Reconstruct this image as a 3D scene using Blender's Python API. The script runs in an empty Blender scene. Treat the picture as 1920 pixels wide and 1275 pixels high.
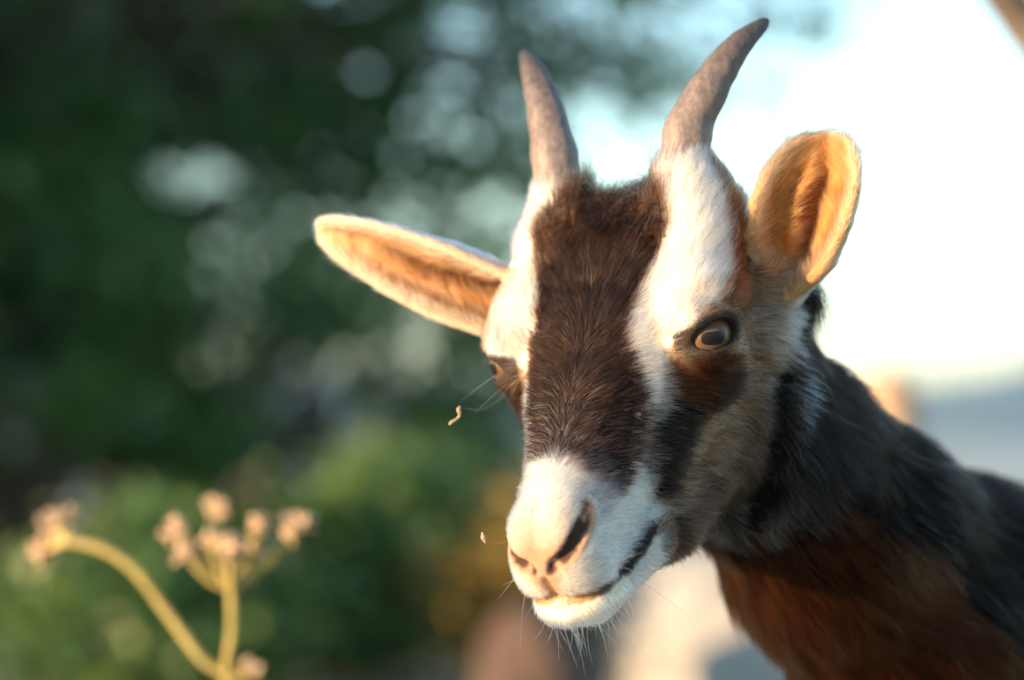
import bpy, bmesh, math, random
import numpy as np
from mathutils import Vector, Matrix, noise as mnoise

random.seed(7)
rng = np.random.default_rng(11)
scene = bpy.context.scene

# ---------------------------------------------------------------- camera
CAM_H = 0.55
PITCH = math.radians(2.4)
cam_data = bpy.data.cameras.new('camera')
cam_data.lens = 85.0
cam_data.sensor_width = 36.0
cam_data.clip_start = 0.02
cam_data.clip_end = 20000.0
cam_data.dof.use_dof = True
cam_data.dof.focus_distance = 1.058
cam_data.dof.aperture_fstop = 3.4
cam = bpy.data.objects.new('camera', cam_data)
cam.location = (0, 0, CAM_H)
cam.rotation_euler = (math.radians(90) + PITCH, 0, 0)
scene.collection.objects.link(cam)
scene.camera = cam

# ---------------------------------------------------------------- sky and sun
SUN_EL = math.radians(3.6)
SUN_AZ = math.radians(-117.0)          # measured from +Y (the view) towards +X
world = bpy.data.worlds.new('World')
scene.world = world
world.use_nodes = True
wn = world.node_tree
wn.nodes.clear()
sky = wn.nodes.new('ShaderNodeTexSky')
sky.sky_type = 'NISHITA'
sky.sun_disc = False
sky.sun_elevation = SUN_EL
sky.sun_rotation = SUN_AZ
sky.air_density = 1.0
sky.dust_density = 0.0
sky.ozone_density = 2.2
bg = wn.nodes.new('ShaderNodeBackground')
bg.inputs['Strength'].default_value = 0.145
wo = wn.nodes.new('ShaderNodeOutputWorld')
wn.links.new(sky.outputs[0], bg.inputs[0])
wn.links.new(bg.outputs[0], wo.inputs[0])

sun_data = bpy.data.lights.new('sun', 'SUN')
sun_data.energy = 4.6
sun_data.angle = math.radians(0.5)
sun_data.color = (1.0, 0.70, 0.40)
sun = bpy.data.objects.new('sun', sun_data)
sdir = Vector((math.sin(SUN_AZ) * math.cos(SUN_EL), math.cos(SUN_AZ) * math.cos(SUN_EL), math.sin(SUN_EL)))
sun.rotation_euler = sdir.to_track_quat('Z', 'Y').to_euler()
sun.location = (-3, -1, 3)
scene.collection.objects.link(sun)

vs = scene.view_settings
vs.view_transform = 'Standard'
vs.look = 'None'
vs.gamma = 1.0
vs.use_curve_mapping = False
vs.exposure = 2.92
scene.cycles.use_denoising = True
scene.cycles.max_bounces = 12
scene.cycles.transparent_max_bounces = 16
scene.cycles_curves.shape = 'RIBBONS'

# ---------------------------------------------------------------- small helpers
def link(o, parent=None):
    scene.collection.objects.link(o)
    if parent is not None:
        o.parent = parent
    return o

def tag(o, label=None, cat=None, group=None, kind=None):
    for k, v in (('label', label), ('category', cat), ('group', group), ('kind', kind)):
        if v: o[k] = v
    return o

def mesh_np(name, verts, faces, mat=None, parent=None, smooth=True):
    me = bpy.data.meshes.new(name)
    verts = np.asarray(verts, np.float32); faces = np.asarray(faces, np.int32)
    me.vertices.add(len(verts)); me.vertices.foreach_set('co', verts.ravel())
    k = faces.shape[1]
    me.loops.add(faces.size); me.loops.foreach_set('vertex_index', faces.ravel())
    me.polygons.add(len(faces))
    me.polygons.foreach_set('loop_start', np.arange(0, faces.size, k, dtype=np.int32))
    me.update(calc_edges=True)
    me.validate()
    if smooth:
        me.polygons.foreach_set('use_smooth', np.ones(len(me.polygons), bool))
    if mat: me.materials.append(mat)
    return link(bpy.data.objects.new(name, me), parent)

def empty(name, loc=(0, 0, 0)):
    o = bpy.data.objects.new(name, None)
    o.location = loc
    o.empty_display_size = 0.05
    return link(o)

def new_mat(name):
    m = bpy.data.materials.new(name)
    m.use_nodes = True
    nt = m.node_tree
    return m, nt, nt.nodes['Principled BSDF']

def node(nt, kind, **kw):
    n = nt.nodes.new(kind)
    for k, v in kw.items(): setattr(n, k, v)
    return n

def ramp(nt, stops):
    r = nt.nodes.new('ShaderNodeValToRGB')
    el = r.color_ramp.elements
    while len(el) < len(stops): el.new(0.5)
    for e, (p, c) in zip(el, stops):
        e.position = p; e.color = (*c, 1)
    return r

def noisy_mat(name, stops, scale=4.0, detail=6.0, rough=0.9, bump=0.0, bscale=None):
    m, nt, b = new_mat(name)
    tc = node(nt, 'ShaderNodeTexCoord')
    n = node(nt, 'ShaderNodeTexNoise'); n.inputs['Scale'].default_value = scale; n.inputs['Detail'].default_value = detail
    nt.links.new(tc.outputs['Object'], n.inputs['Vector'])
    r = ramp(nt, stops)
    nt.links.new(n.outputs['Fac'], r.inputs[0]); nt.links.new(r.outputs[0], b.inputs['Base Color'])
    b.inputs['Roughness'].default_value = rough
    if bump:
        n2 = node(nt, 'ShaderNodeTexNoise'); n2.inputs['Scale'].default_value = bscale or scale * 4; n2.inputs['Detail'].default_value = 8
        nt.links.new(tc.outputs['Object'], n2.inputs['Vector'])
        bp = node(nt, 'ShaderNodeBump'); bp.inputs['Strength'].default_value = bump; bp.inputs['Distance'].default_value = 0.02
        nt.links.new(n2.outputs['Fac'], bp.inputs['Height']); nt.links.new(bp.outputs[0], b.inputs['Normal'])
    return m

def tube(pts, rad, seg=8, cap=True):
    """verts and quads of a tapered tube along pts"""
    pts = np.asarray(pts, float); rad = np.asarray(rad, float)
    T = np.gradient(pts, axis=0); T /= np.linalg.norm(T, axis=1)[:, None] + 1e-12
    ref = np.array([0.31, 0.17, 0.93]); ref = ref / np.linalg.norm(ref)
    A = np.cross(T, ref); A /= np.linalg.norm(A, axis=1)[:, None] + 1e-12
    Bn = np.cross(T, A)
    a = np.linspace(0, 2 * np.pi, seg, endpoint=False)
    ring = pts[:, None] + rad[:, None, None] * (np.cos(a)[None, :, None] * A[:, None] + np.sin(a)[None, :, None] * Bn[:, None])
    v = ring.reshape(-1, 3); n = len(pts)
    i = np.arange(n - 1)[:, None] * seg + np.arange(seg)[None]
    j = np.arange(n - 1)[:, None] * seg + (np.arange(seg)[None] + 1) % seg
    f = np.stack([i, i + seg, j + seg, j], -1).reshape(-1, 4)
    if cap:
        v = np.concatenate([v, pts[:1], pts[-1:]]); c0, c1 = len(v) - 2, len(v) - 1
        k = np.arange(seg); k2 = (k + 1) % seg
        f = np.concatenate([f, np.stack([k, k2, np.full(seg, c0), np.full(seg, c0)], -1)[:, :4],
                            np.stack([(n - 1) * seg + k2, (n - 1) * seg + k, np.full(seg, c1), np.full(seg, c1)], -1)])
    return v, f

def spline(pts, n):
    """Catmull-Rom through pts, n samples"""
    P = np.asarray(pts, float)
    P = np.concatenate([2 * P[:1] - P[1:2], P, 2 * P[-1:] - P[-2:-1]])
    m = len(P) - 3
    t = np.linspace(0, m - 1e-6, n); i = t.astype(int); u = (t - i)[:, None]
    p0, p1, p2, p3 = P[i], P[i + 1], P[i + 2], P[i + 3]
    return 0.5 * (2 * p1 + (p2 - p0) * u + (2 * p0 - 5 * p1 + 4 * p2 - p3) * u ** 2 + (3 * p1 - p0 - 3 * p2 + p3) * u ** 3)
# ---------------------------------------------------------------- goat body as a signed distance field
# Head frame, in units of 0.24 mm: x = the goat's left, y = from the eyes towards the nose, z = out of the forehead.
V = np.array

def smin(a, b, k):
    h = np.maximum(k - np.abs(a - b), 0.0) / k
    return np.minimum(a, b) - h * h * k * 0.25

def smax(a, b, k):
    return -smin(-a, -b, k)

def d_cone(P, a, b, ra, rb):
    a = V(a, np.float32); b = V(b, np.float32)
    ab = b - a
    t = np.clip(((P - a) @ ab) / float(ab @ ab), 0, 1)
    q = P - a - t[..., None] * ab
    return np.sqrt((q * q).sum(-1)) - (ra + (rb - ra) * t)

def d_ell(P, c, r, rot=None):
    q = P - V(c, np.float32)
    if rot is not None:
        q = q @ V(rot, np.float32).T
    r = V(r, np.float32)
    k0 = np.sqrt(((q / r) ** 2).sum(-1))
    k1 = np.sqrt(((q / (r * r)) ** 2).sum(-1)) + 1e-9
    return k0 * (k0 - 1.0) / k1

def d_points(P, S, th):
    """distance to a cloud of points S, less the thickness stored with each point"""
    flat = P.reshape(-1, 3)
    out = np.empty(len(flat), np.float32)
    S2 = (S * S).sum(1)
    for i in range(0, len(flat), 40000):
        p = flat[i:i + 40000]
        d2 = (p * p).sum(1)[:, None] + S2[None] - 2.0 * (p @ S.T)
        d = np.sqrt(np.maximum(d2, 0)) - th[None]
        out[i:i + 40000] = d.min(1)
    return out.reshape(P.shape[:-1])

def unit(v):
    v = V(v, float)
    return v / np.linalg.norm(v)

# eye: centre of the ball, line of sight, slit direction
EYE_R = 50.0
EYE_AX = unit((0.80, 0.36, 0.47))
EYE_C = V((208.0, -6.0, -10.0))
_sl = V((0.569, -0.697, -0.435)); _sl = _sl - EYE_AX * (_sl @ EYE_AX)
EYE_SLIT = unit(_sl)
EYE_UP = np.cross(EYE_SLIT, EYE_AX)
if EYE_UP[2] < 0: EYE_UP = -EYE_UP

# ears: curve of the axis, opening direction, half width along the ear
def ear_surface(base, mid, tip, opening, width, a0, a1, n=52, m=33, groove=26.0):
    base, mid, tip = V(base, float), V(mid, float), V(tip, float)
    s = np.linspace(0, 1, n)[:, None]
    C = (1 - s) ** 2 * base + 2 * s * (1 - s) * mid + s * s * tip
    T = np.gradient(C, axis=0); T /= np.linalg.norm(T, axis=1)[:, None]
    N = V(opening, float)[None] - T * (T @ V(opening, float))[:, None]
    N /= np.linalg.norm(N, axis=1)[:, None]
    W = np.cross(T, N)
    s1 = s[:, 0]
    w = np.interp(s1, [0, .12, .3, .5, .68, .82, .92, .97, 1.0], width)
    al = np.radians(np.interp(s1, [0, .18, .45, 1.0], [a0, a0 * .8, (a0 + a1) * .5, a1]))
    t = np.linspace(-1, 1, m)
    r = w / np.where(al > np.pi / 2, 1.0, np.sin(al))
    ang = al[:, None] * t[None]
    S = (C[:, None] + (r[:, None] * np.sin(ang))[..., None] * W[:, None]
         + (r[:, None] * (1 - np.cos(ang)))[..., None] * N[:, None])
    # the folds inside the ear: a deep groove beside a low ridge
    gr = np.interp(s1, [0, .15, .3, .7, .85, 1], [0, .6, 1, .9, .3, 0])[:, None]
    dep = gr * (-groove * np.exp(-((t[None] + 0.08) / 0.17) ** 2) + groove * 0.55 * np.exp(-((t[None] - 0.30 + 0.1 * s1[:, None]) / 0.13) ** 2))
    S = S + dep[..., None] * N[:, None]
    return S, C, T, N, W

EAR_A = dict(base=(265, -222, -142), mid=(364, -281, -45), tip=(389, -430, 22), opening=(0.12, 0.70, 0.80),
             width=[24, 44, 78, 90, 89, 77, 59, 42, 15], a0=122, a1=52)       # the goat's left ear, pricked
EAR_B = dict(base=(-165, -190, -130), mid=(-346, -172, 118), tip=(-609, -227, 231), opening=(0.36, 0.80, 0.30),
             width=[46, 54, 66, 71, 64, 51, 37, 26, 10], a0=132, a1=60)        # its right ear, held out level

HORN = [(145, -300, 78), (150, -395, 138), (180, -490, 172), (225, -575, 182), (280, -655, 168)]
HORN_R = [50, 47, 37, 26.5, 11]

NECK = [((60, -185, -170), 150), ((98, -128, -262), 140), ((97, -68, -460), 166), ((111, -38, -764), 200),
        ((142, -36, -1153), 250), ((212, -50, -1609), 330)]
JAWLINE = [(288, -57, -210), (274, -12, -234), (257, 19, -270), (225, 65, -324), (186, 103, -372), (121, 129, -404)]

CREST = [((135, -168, -501), 120), ((169, -161, -799), 150), ((180, -246, -1186), 205), ((195, -486, -1595), 240)]

def grid_axis(lo, hi, fine_lo, fine_hi, h, grow=1.10, hmax=42):
    a = list(np.arange(fine_lo, fine_hi + h, h))
    s = h
    while a[-1] < hi:
        s = min(s * grow, hmax); a.append(a[-1] + s)
    s = h; b = [fine_lo]
    while b[-1] > lo:
        s = min(s * grow, hmax); b.append(b[-1] - s)
    return np.array(b[:0:-1] + a, np.float32)

class Field:
    def __init__(self, xs, ys, zs):
        self.ax = (xs, ys, zs)
        self.f = np.full((len(xs), len(ys), len(zs)), 400.0, np.float32)
    def apply(self, lo, hi, fn, op, k, mirror=False):
        """evaluate fn inside the box lo..hi and blend it into the field"""
        sl = []
        for a, l, h in zip(self.ax, lo, hi):
            sl.append(slice(max(0, int(np.searchsorted(a, l)) - 1), int(np.searchsorted(a, h)) + 1))
        X, Y, Z = np.meshgrid(self.ax[0][sl[0]], self.ax[1][sl[1]], self.ax[2][sl[2]], indexing='ij')
        P = np.stack([np.abs(X) if mirror else X, Y, Z], -1)
        d = fn(P)
        g = self.f[tuple(sl)]
        if op == 'add': self.f[tuple(sl)] = smin(g, d, k)
        else: self.f[tuple(sl)] = smax(g, -d, k)
    def sample(self, p):
        i = [min(max(int(np.searchsorted(a, v)) - 1, 0), len(a) - 2) for a, v in zip(self.ax, p)]
        t = [(v - a[k]) / (a[k + 1] - a[k]) for a, k, v in zip(self.ax, i, p)]
        c = self.f[i[0]:i[0] + 2, i[1]:i[1] + 2, i[2]:i[2] + 2].astype(float)
        c = c[0] * (1 - t[0]) + c[1] * t[0]; c = c[0] * (1 - t[1]) + c[1] * t[1]
        return c[0] * (1 - t[2]) + c[1] * t[2]
    def snap(self, p):
        """the nearest point of the surface"""
        p = V(p, float)
        for _ in range(12):
            d = self.sample(p)
            g = V([self.sample(p + e) - self.sample(p - e) for e in np.eye(3) * 6]) / 12
            p = p - 0.8 * d * g / max(g @ g, 1e-6)
        return p
    def cone(self, a, b, ra, rb, k=40, op='add', mirror=False):
        a = V(a, float); b = V(b, float); m = max(ra, rb) + k + 30
        lo = np.minimum(a, b) - m; hi = np.maximum(a, b) + m
        if mirror: lo[0] = -hi[0]
        self.apply(lo, hi, lambda P: d_cone(P, a, b, ra, rb), op, k, mirror)
    def ell(self, c, r, k=40, op='add', mirror=False, rot=None):
        c = V(c, float); m = (max(r) if rot is not None else V(r, float)) + k + 30
        lo, hi = c - m, c + m
        if mirror: lo[0] = -hi[0]
        self.apply(lo, hi, lambda P: d_ell(P, c, r, rot), op, k, mirror)

LINES = {}
MOUTH = [(0, 510, -72), (38, 496, -88), (75, 443, -114), (98, 390, -128), (112, 328, -136)]

def goat_field():
    ext = np.concatenate([to_head(k) for k, _ in LEGS] + [to_head([SH, HIP, (0.78, 1.91, 0.53)])])
    lo, hi = ext.min(0) - 620, ext.max(0) + 620
    xs = grid_axis(min(lo[0], -700), max(hi[0], 400), -380, 350, 6.0, 1.04)
    ys = grid_axis(min(lo[1], -760), max(hi[1], 620), -420, 570, 6.0, 1.05)
    zs = grid_axis(min(lo[2], -1900), 420, -420, 190, 6.0, 1.06)
    F = Field(xs, ys, zs)
    # braincase, forehead, face
    F.ell((0, -210, -55), (195, 155, 146), 40)
    F.ell((0, -100, -55), (205, 222, 140), 60)
    F.cone((138, -268, 48), (146, -326, 92), 78, 52, 50, mirror=True)          # horn cores under the hair
    F.ell((0, 60, -70), (165, 200, 140), 70)
    F.ell((0, 230, -62), (108, 210, 114), 80)
    F.ell((0, 375, -44), (78, 110, 92), 60)
    # brow and cheekbone
    F.cone((178, -270, 40), (196, -90, 14), 58, 62, 60, mirror=True)
    F.ell((196, -44, 0), (68, 80, 56), 50, mirror=True)
    F.cone((188, -10, -80), (112, 160, -110), 52, 38, 60, mirror=True)
    # jaw
    F.ell((130, -60, -190), (82, 165, 132), 70, mirror=True)
    F.cone((104, -25, -262), (48, 235, -222), 90, 72, 70, mirror=True)
    F.cone((40, 235, -212), (22, 455, -132), 70, 42, 60, mirror=True)
    # muzzle: nose, upper lip, chin
    F.ell((36, 425, -2), (46, 58, 48), 40, mirror=True)
    F.ell((40, 448, -66), (52, 58, 55), 40, mirror=True)
    F.ell((0, 468, -46), (44, 40, 46), 30)
    F.ell((0, 486, -112), (54, 46, 35), 34)
    F.cone((38, 470, -124), (95, 335, -165), 36, 40, 34, mirror=True)
    # neck and trunk
    for (a, ra), (b, rb) in zip(NECK[:-1], NECK[1:]):
        F.cone(a, b, ra, rb, 90)
    for (a, ra), (b, rb) in zip(CREST[:-1], CREST[1:]):
        F.cone(a, b, ra, rb, 90)
    return F

def goat_details(F):
    # the fold where the jaw stands clear of the neck
    jl = [F.snap(p) for p in spline(JAWLINE, 14)]
    for a, b in zip(jl[:-1], jl[1:]):
        F.cone(a, b, 12, 12, 40, 'sub', True)
    # eyelids and sockets
    F.ell(EYE_C, (60, 60, 60), 30, mirror=True)
    F.cone(EYE_C + EYE_AX * 36 + EYE_UP * 38 - EYE_SLIT * 30, EYE_C + EYE_AX * 36 + EYE_UP * 38 + EYE_SLIT * 34, 20, 20, 26, 'add', True)      # heavy upper lid
    rot = np.stack([EYE_SLIT, EYE_UP, EYE_AX])
    F.ell(EYE_C + EYE_AX * 46 - EYE_UP * 5, (43, 26, 40), 6, 'sub', True, rot)
    F.cone(EYE_C + EYE_AX * 52 - EYE_SLIT * 40 - EYE_UP * 6, F.snap(EYE_C + EYE_AX * 46 - EYE_SLIT * 74 - EYE_UP * 16), 15, 5, 12, 'sub', True)
    # nostrils: a comma from the philtrum outwards and back
    LINES['nostril'] = nos = [F.snap(p) - V((0.35, 0.75, 0.45)) * 6 for p in spline([(15, 482, -22), (34, 466, -6), (54, 440, 8), (74, 406, 14), (86, 384, 26)], 18)]
    rad = np.interp(np.linspace(0, 1, 18), [0, .3, .6, .85, 1], [4, 8, 10.5, 9, 4])
    LINES['nostril_r'] = rad
    for a, b, ra, rb in zip(nos[:-1], nos[1:], rad[:-1], rad[1:]):
        F.cone(a, b, ra, rb, 10, 'sub', True)
    F.cone(F.snap((0, 512, -24)), F.snap((0, 520, -66)), 5, 5, 12, 'sub')        # philtrum
    LINES['mouth'] = mo = [F.snap(p) for p in spline(MOUTH, 34)]
    rad = np.interp(np.linspace(0, 1, 34), [0, .3, .7, 1], [5.5, 7, 9, 8])
    LINES['mouth_r'] = rad
    for a, b, ra, rb in zip(mo[:-1], mo[1:], rad[:-1], rad[1:]):
        F.cone(a, b, ra, rb, 7, 'sub', True)
    F.cone((188, -150, -165), EAR_A['base'], 84, 50, 40)                        # root of the pricked ear
    F.cone((206, -211, -84), (230, -275, -70), 62, 38, 40)                           # hairy fold between ear and brow
    for E in (EAR_A, EAR_B):
        S, C, T, N, W = ear_surface(**E, n=70)
        th = np.interp(np.linspace(0, 1, S.shape[0]), [0, .2, 1], [15, 12, 9])[:, None] * np.ones(S.shape[1])[None]
        pts = S.reshape(-1, 3).astype(np.float32); th = th.reshape(-1).astype(np.float32)
        lo, hi = pts.min(0) - 40, pts.max(0) + 40
        F.apply(lo, hi, lambda P: d_points(P, pts, th), 'add', 16)

def surface_nets(F):
    f = F.f; xs, ys, zs = F.ax
    inside = f < 0
    nx, ny, nz = f.shape
    cs = np.zeros((nx - 1, ny - 1, nz - 1), np.uint8)
    for i in (0, 1):
        for j in (0, 1):
            for k in (0, 1):
                cs += inside[i:nx - 1 + i, j:ny - 1 + j, k:nz - 1 + k]
    act = (cs > 0) & (cs < 8)
    I, J, K = np.nonzero(act)
    idx = np.full(act.shape, -1, np.int64); idx[I, J, K] = np.arange(len(I))
    pos = np.zeros((len(I), 3)); cnt = np.zeros(len(I))
    corners = [(i, j, k) for i in (0, 1) for j in (0, 1) for k in (0, 1)]
    for a in corners:
        for ax in range(3):
            if a[ax]: continue
            b = list(a); b[ax] = 1
            fa = f[I + a[0], J + a[1], K + a[2]]; fb = f[I + b[0], J + b[1], K + b[2]]
            m = (fa < 0) != (fb < 0)
            t = np.where(m, fa / np.where(m, fa - fb, 1), 0)
            pa = np.stack([xs[I + a[0]], ys[J + a[1]], zs[K + a[2]]], -1)
            pb = np.stack([xs[I + b[0]], ys[J + b[1]], zs[K + b[2]]], -1)
            p = pa + t[:, None] * (pb - pa)
            pos[m] += p[m]; cnt[m] += 1
    pos /= cnt[:, None]
    quads = []
    for ax in range(3):
        o = [(1, 2), (2, 0), (0, 1)][ax]
        sl0 = [slice(1, -1)] * 3; sl0[ax] = slice(0, -1)
        sl1 = [slice(1, -1)] * 3; sl1[ax] = slice(1, None)
        a = inside[tuple(sl0)]; b = inside[tuple(sl1)]
        for flip in (False, True):
            m = (a & ~b) if not flip else (~a & b)
            ijk = np.stack(np.nonzero(m), -1)
            for q in range(3):
                if q != ax: ijk[:, q] += 1
            def cell(d1, d2):
                c = ijk.copy(); c[:, o[0]] -= d1; c[:, o[1]] -= d2
                return idx[c[:, 0], c[:, 1], c[:, 2]]
            q = np.stack([cell(0, 0), cell(1, 0), cell(1, 1), cell(0, 1)], -1)
            if flip: q = q[:, ::-1]
            quads.append(q)
    quads = np.concatenate(quads)
    quads = quads[(quads >= 0).all(1)]
    return pos, quads

def relax(pos, quads, it, lam=0.5):
    n = len(pos)
    e = np.concatenate([quads[:, [0, 1]], quads[:, [1, 2]], quads[:, [2, 3]], quads[:, [3, 0]]])
    e = np.concatenate([e, e[:, ::-1]])
    deg = np.bincount(e[:, 0], minlength=n).astype(float)
    for i in range(it):
        l = lam if i % 2 == 0 else -lam * 1.04
        s = np.stack([np.bincount(e[:, 0], pos[e[:, 1], c], n) for c in range(3)], -1) / deg[:, None]
        pos = pos + l * (s - pos)
    return pos

def normals_of(pos, quads):
    p = pos[quads]
    fn = np.cross(p[:, 2] - p[:, 0], p[:, 3] - p[:, 1])
    n = np.zeros_like(pos)
    for c in range(3):
        n[:, c] = sum(np.bincount(quads[:, k], fn[:, c], len(pos)) for k in range(4))
    return n / (np.linalg.norm(n, axis=1)[:, None] + 1e-12)
# ---------------------------------------------------------------- ground and far hills
gm, nt, b = new_mat('dry_ground')
tc = node(nt, 'ShaderNodeTexCoord')
na = node(nt, 'ShaderNodeTexNoise'); na.inputs['Scale'].default_value = 0.9; na.inputs['Detail'].default_value = 8
nb = node(nt, 'ShaderNodeTexNoise'); nb.inputs['Scale'].default_value = 14; nb.inputs['Detail'].default_value = 8
for q in (na, nb): nt.links.new(tc.outputs['Object'], q.inputs['Vector'])
ra_ = ramp(nt, [(0.30, (0.40, 0.33, 0.24)), (0.55, (0.56, 0.50, 0.41)), (0.75, (0.62, 0.57, 0.49))])
rb_ = ramp(nt, [(0.35, (0.70, 0.68, 0.62)), (0.65, (1.05, 1.03, 1.0))])
nt.links.new(na.outputs['Fac'], ra_.inputs[0]); nt.links.new(nb.outputs['Fac'], rb_.inputs[0])
mx = node(nt, 'ShaderNodeMix', data_type='RGBA', blend_type='MULTIPLY'); mx.inputs['Factor'].default_value = 1
nt.links.new(ra_.outputs[0], mx.inputs['A']); nt.links.new(rb_.outputs[0], mx.inputs['B']); nt.links.new(mx.outputs['Result'], b.inputs['Base Color'])
b.inputs['Roughness'].default_value = 0.95
bp = node(nt, 'ShaderNodeBump'); bp.inputs['Strength'].default_value = 0.6; bp.inputs['Distance'].default_value = 0.03
nt.links.new(nb.outputs['Fac'], bp.inputs['Height']); nt.links.new(bp.outputs[0], b.inputs['Normal'])
# one sheet, fine near the goat and coarse towards the horizon
ax = np.concatenate([-np.geomspace(9000, 12, 22), np.linspace(-11, 11, 45), np.geomspace(12, 9000, 22)])
GX, GY = np.meshgrid(ax, ax + 4.0, indexing='ij')
def ground_z(x, y):
    d = np.hypot(x - 0.3, y - 1.5)
    return 0.05 * np.clip((d - 1.5) / 4, 0, 1) * (np.sin(x * 0.9 + 1) * np.sin(y * 0.7)) * np.exp(-d / 60)
GZ = ground_z(GX, GY)
n = len(ax); i = np.arange(n * n).reshape(n, n)
ground = mesh_np('ground', np.stack([GX, GY, GZ], -1).reshape(-1, 3), np.stack([i[:-1, :-1], i[1:, :-1], i[1:, 1:], i[:-1, 1:]], -1).reshape(-1, 4), gm)
tag(ground, kind='structure')

hill_mat = noisy_mat('hill_scrub', [(0.3, (0.035, 0.055, 0.030)), (0.6, (0.07, 0.085, 0.045)), (0.8, (0.13, 0.12, 0.08))], scale=0.004, detail=8)
def ridge(name, dist, depth, base_h, seed, x0, x1, prof):
    nx, ny = 160, 14
    xs = np.linspace(x0, x1, nx); s = np.linspace(0, 1, ny)
    X, S = np.meshgrid(xs, s, indexing='ij')
    r = np.random.default_rng(seed); ph = r.uniform(0, 6.28, 8)
    rough = sum(np.sin(X / (1300 / (k + 1)) * 3 + ph[k]) * 0.10 / (k + 1) for k in range(8))
    h = np.interp(X, prof[0], prof[1]) * (1 + rough)
    Z = base_h + h * np.sin(S * np.pi) ** 1.2 + 6 * np.sin(X / 60 + 5 * S) * np.sin(S * np.pi)
    Y = dist + depth * S + 120 * np.sin(X / 700 + seed)
    i = np.arange(nx * ny).reshape(nx, ny)
    o = mesh_np(name, np.stack([X, Y, Z], -1).reshape(-1, 3), np.stack([i[:-1, :-1], i[1:, :-1], i[1:, 1:], i[:-1, 1:]], -1).reshape(-1, 4), hill_mat)
    tag(o, kind='structure')
ridge('hills', 3600, 1600, -4, 3, -3800, 3800, ([-3800, -1500, -600, 0, 430, 700, 1000, 1800, 3800], [240, 190, 150, 110, 60, 95, 180, 230, 260]))

# the air between here and the hills
me = bpy.data.meshes.new('haze'); bm = bmesh.new(); bmesh.ops.create_cube(bm, size=1.0); bm.to_mesh(me); bm.free()
hz = link(bpy.data.objects.new('haze', me)); hz.scale = (19000, 19000, 420); hz.location = (0, 4, 204)
hzm = bpy.data.materials.new('haze'); hzm.use_nodes = True; hnt = hzm.node_tree; hnt.nodes.clear()
ho = node(hnt, 'ShaderNodeOutputMaterial'); hv = node(hnt, 'ShaderNodeVolumePrincipled')
hv.inputs['Color'].default_value = (0.45, 0.70, 1.0, 1); hv.inputs['Density'].default_value = 0.00011; hv.inputs['Anisotropy'].default_value = 0.3
hnt.links.new(hv.outputs[0], ho.inputs['Volume']); me.materials.append(hzm)
tag(hz, kind='stuff')

# ---------------------------------------------------------------- trees and shrubs
bark = noisy_mat('bark', [(0.3, (0.045, 0.033, 0.024)), (0.6, (0.11, 0.085, 0.065)), (0.8, (0.17, 0.14, 0.11))], scale=14, bump=0.8)
def leaf_mat(name, c0, c1, c2, trans=0.35):
    m = bpy.data.materials.new(name); m.use_nodes = True
    nt = m.node_tree; nt.nodes.clear()
    out = node(nt, 'ShaderNodeOutputMaterial')
    g = node(nt, 'ShaderNodeNewGeometry')
    r_ = ramp(nt, [(0.0, c0), (0.6, c1), (1.0, c2)])
    nt.links.new(g.outputs['Random Per Island'], r_.inputs[0])
    p = node(nt, 'ShaderNodeBsdfPrincipled'); p.inputs['Roughness'].default_value = 0.42
    t = node(nt, 'ShaderNodeBsdfTranslucent')
    nt.links.new(r_.outputs[0], p.inputs['Base Color']); nt.links.new(r_.outputs[0], t.inputs['Color'])
    mx = node(nt, 'ShaderNodeMixShader'); mx.inputs[0].default_value = trans
    nt.links.new(p.outputs[0], mx.inputs[1]); nt.links.new(t.outputs[0], mx.inputs[2]); nt.links.new(mx.outputs[0], out.inputs['Surface'])
    return m
LEAF_DARK = leaf_mat('leaf_dark', (0.036, 0.105, 0.024), (0.062, 0.15, 0.032), (0.14, 0.18, 0.03))
LEAF_MID = leaf_mat('leaf_mid', (0.050, 0.120, 0.032), (0.08, 0.165, 0.04), (0.15, 0.19, 0.04))
LEAF_OCHRE = leaf_mat('leaf_ochre', (0.16, 0.11, 0.020), (0.24, 0.15, 0.025), (0.30, 0.20, 0.04))

def leaves(centers, size, seed, droop=0.3):
    """folded four-quad leaves at the given points"""
    r = np.random.default_rng(seed); n = len(centers)
    d = r.normal(size=(n, 3)); d[:, 2] -= droop; d /= np.linalg.norm(d, axis=1)[:, None]
    u = r.normal(size=(n, 3)); u[:, 2] += 0.8; u -= d * (u * d).sum(1)[:, None]; u /= np.linalg.norm(u, axis=1)[:, None]
    w = np.cross(d, u)
    L = size * r.uniform(0.6, 1.25, n)[:, None]; W = L * r.uniform(0.24, 0.34, n)[:, None]
    c = centers
    v = np.stack([c, c + d * L * .42 + w * W + u * W * .35, c + d * L * .48 - u * W * .1, c + d * L * .42 - w * W + u * W * .35, c + d * L - u * L * .10], 1)
    base = np.arange(n)[:, None] * 5
    f = np.concatenate([base + V([0, 1, 2]), base + V([0, 2, 3]), base + V([1, 4, 2]), base + V([2, 4, 3])])
    return v.reshape(-1, 3), f

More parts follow.
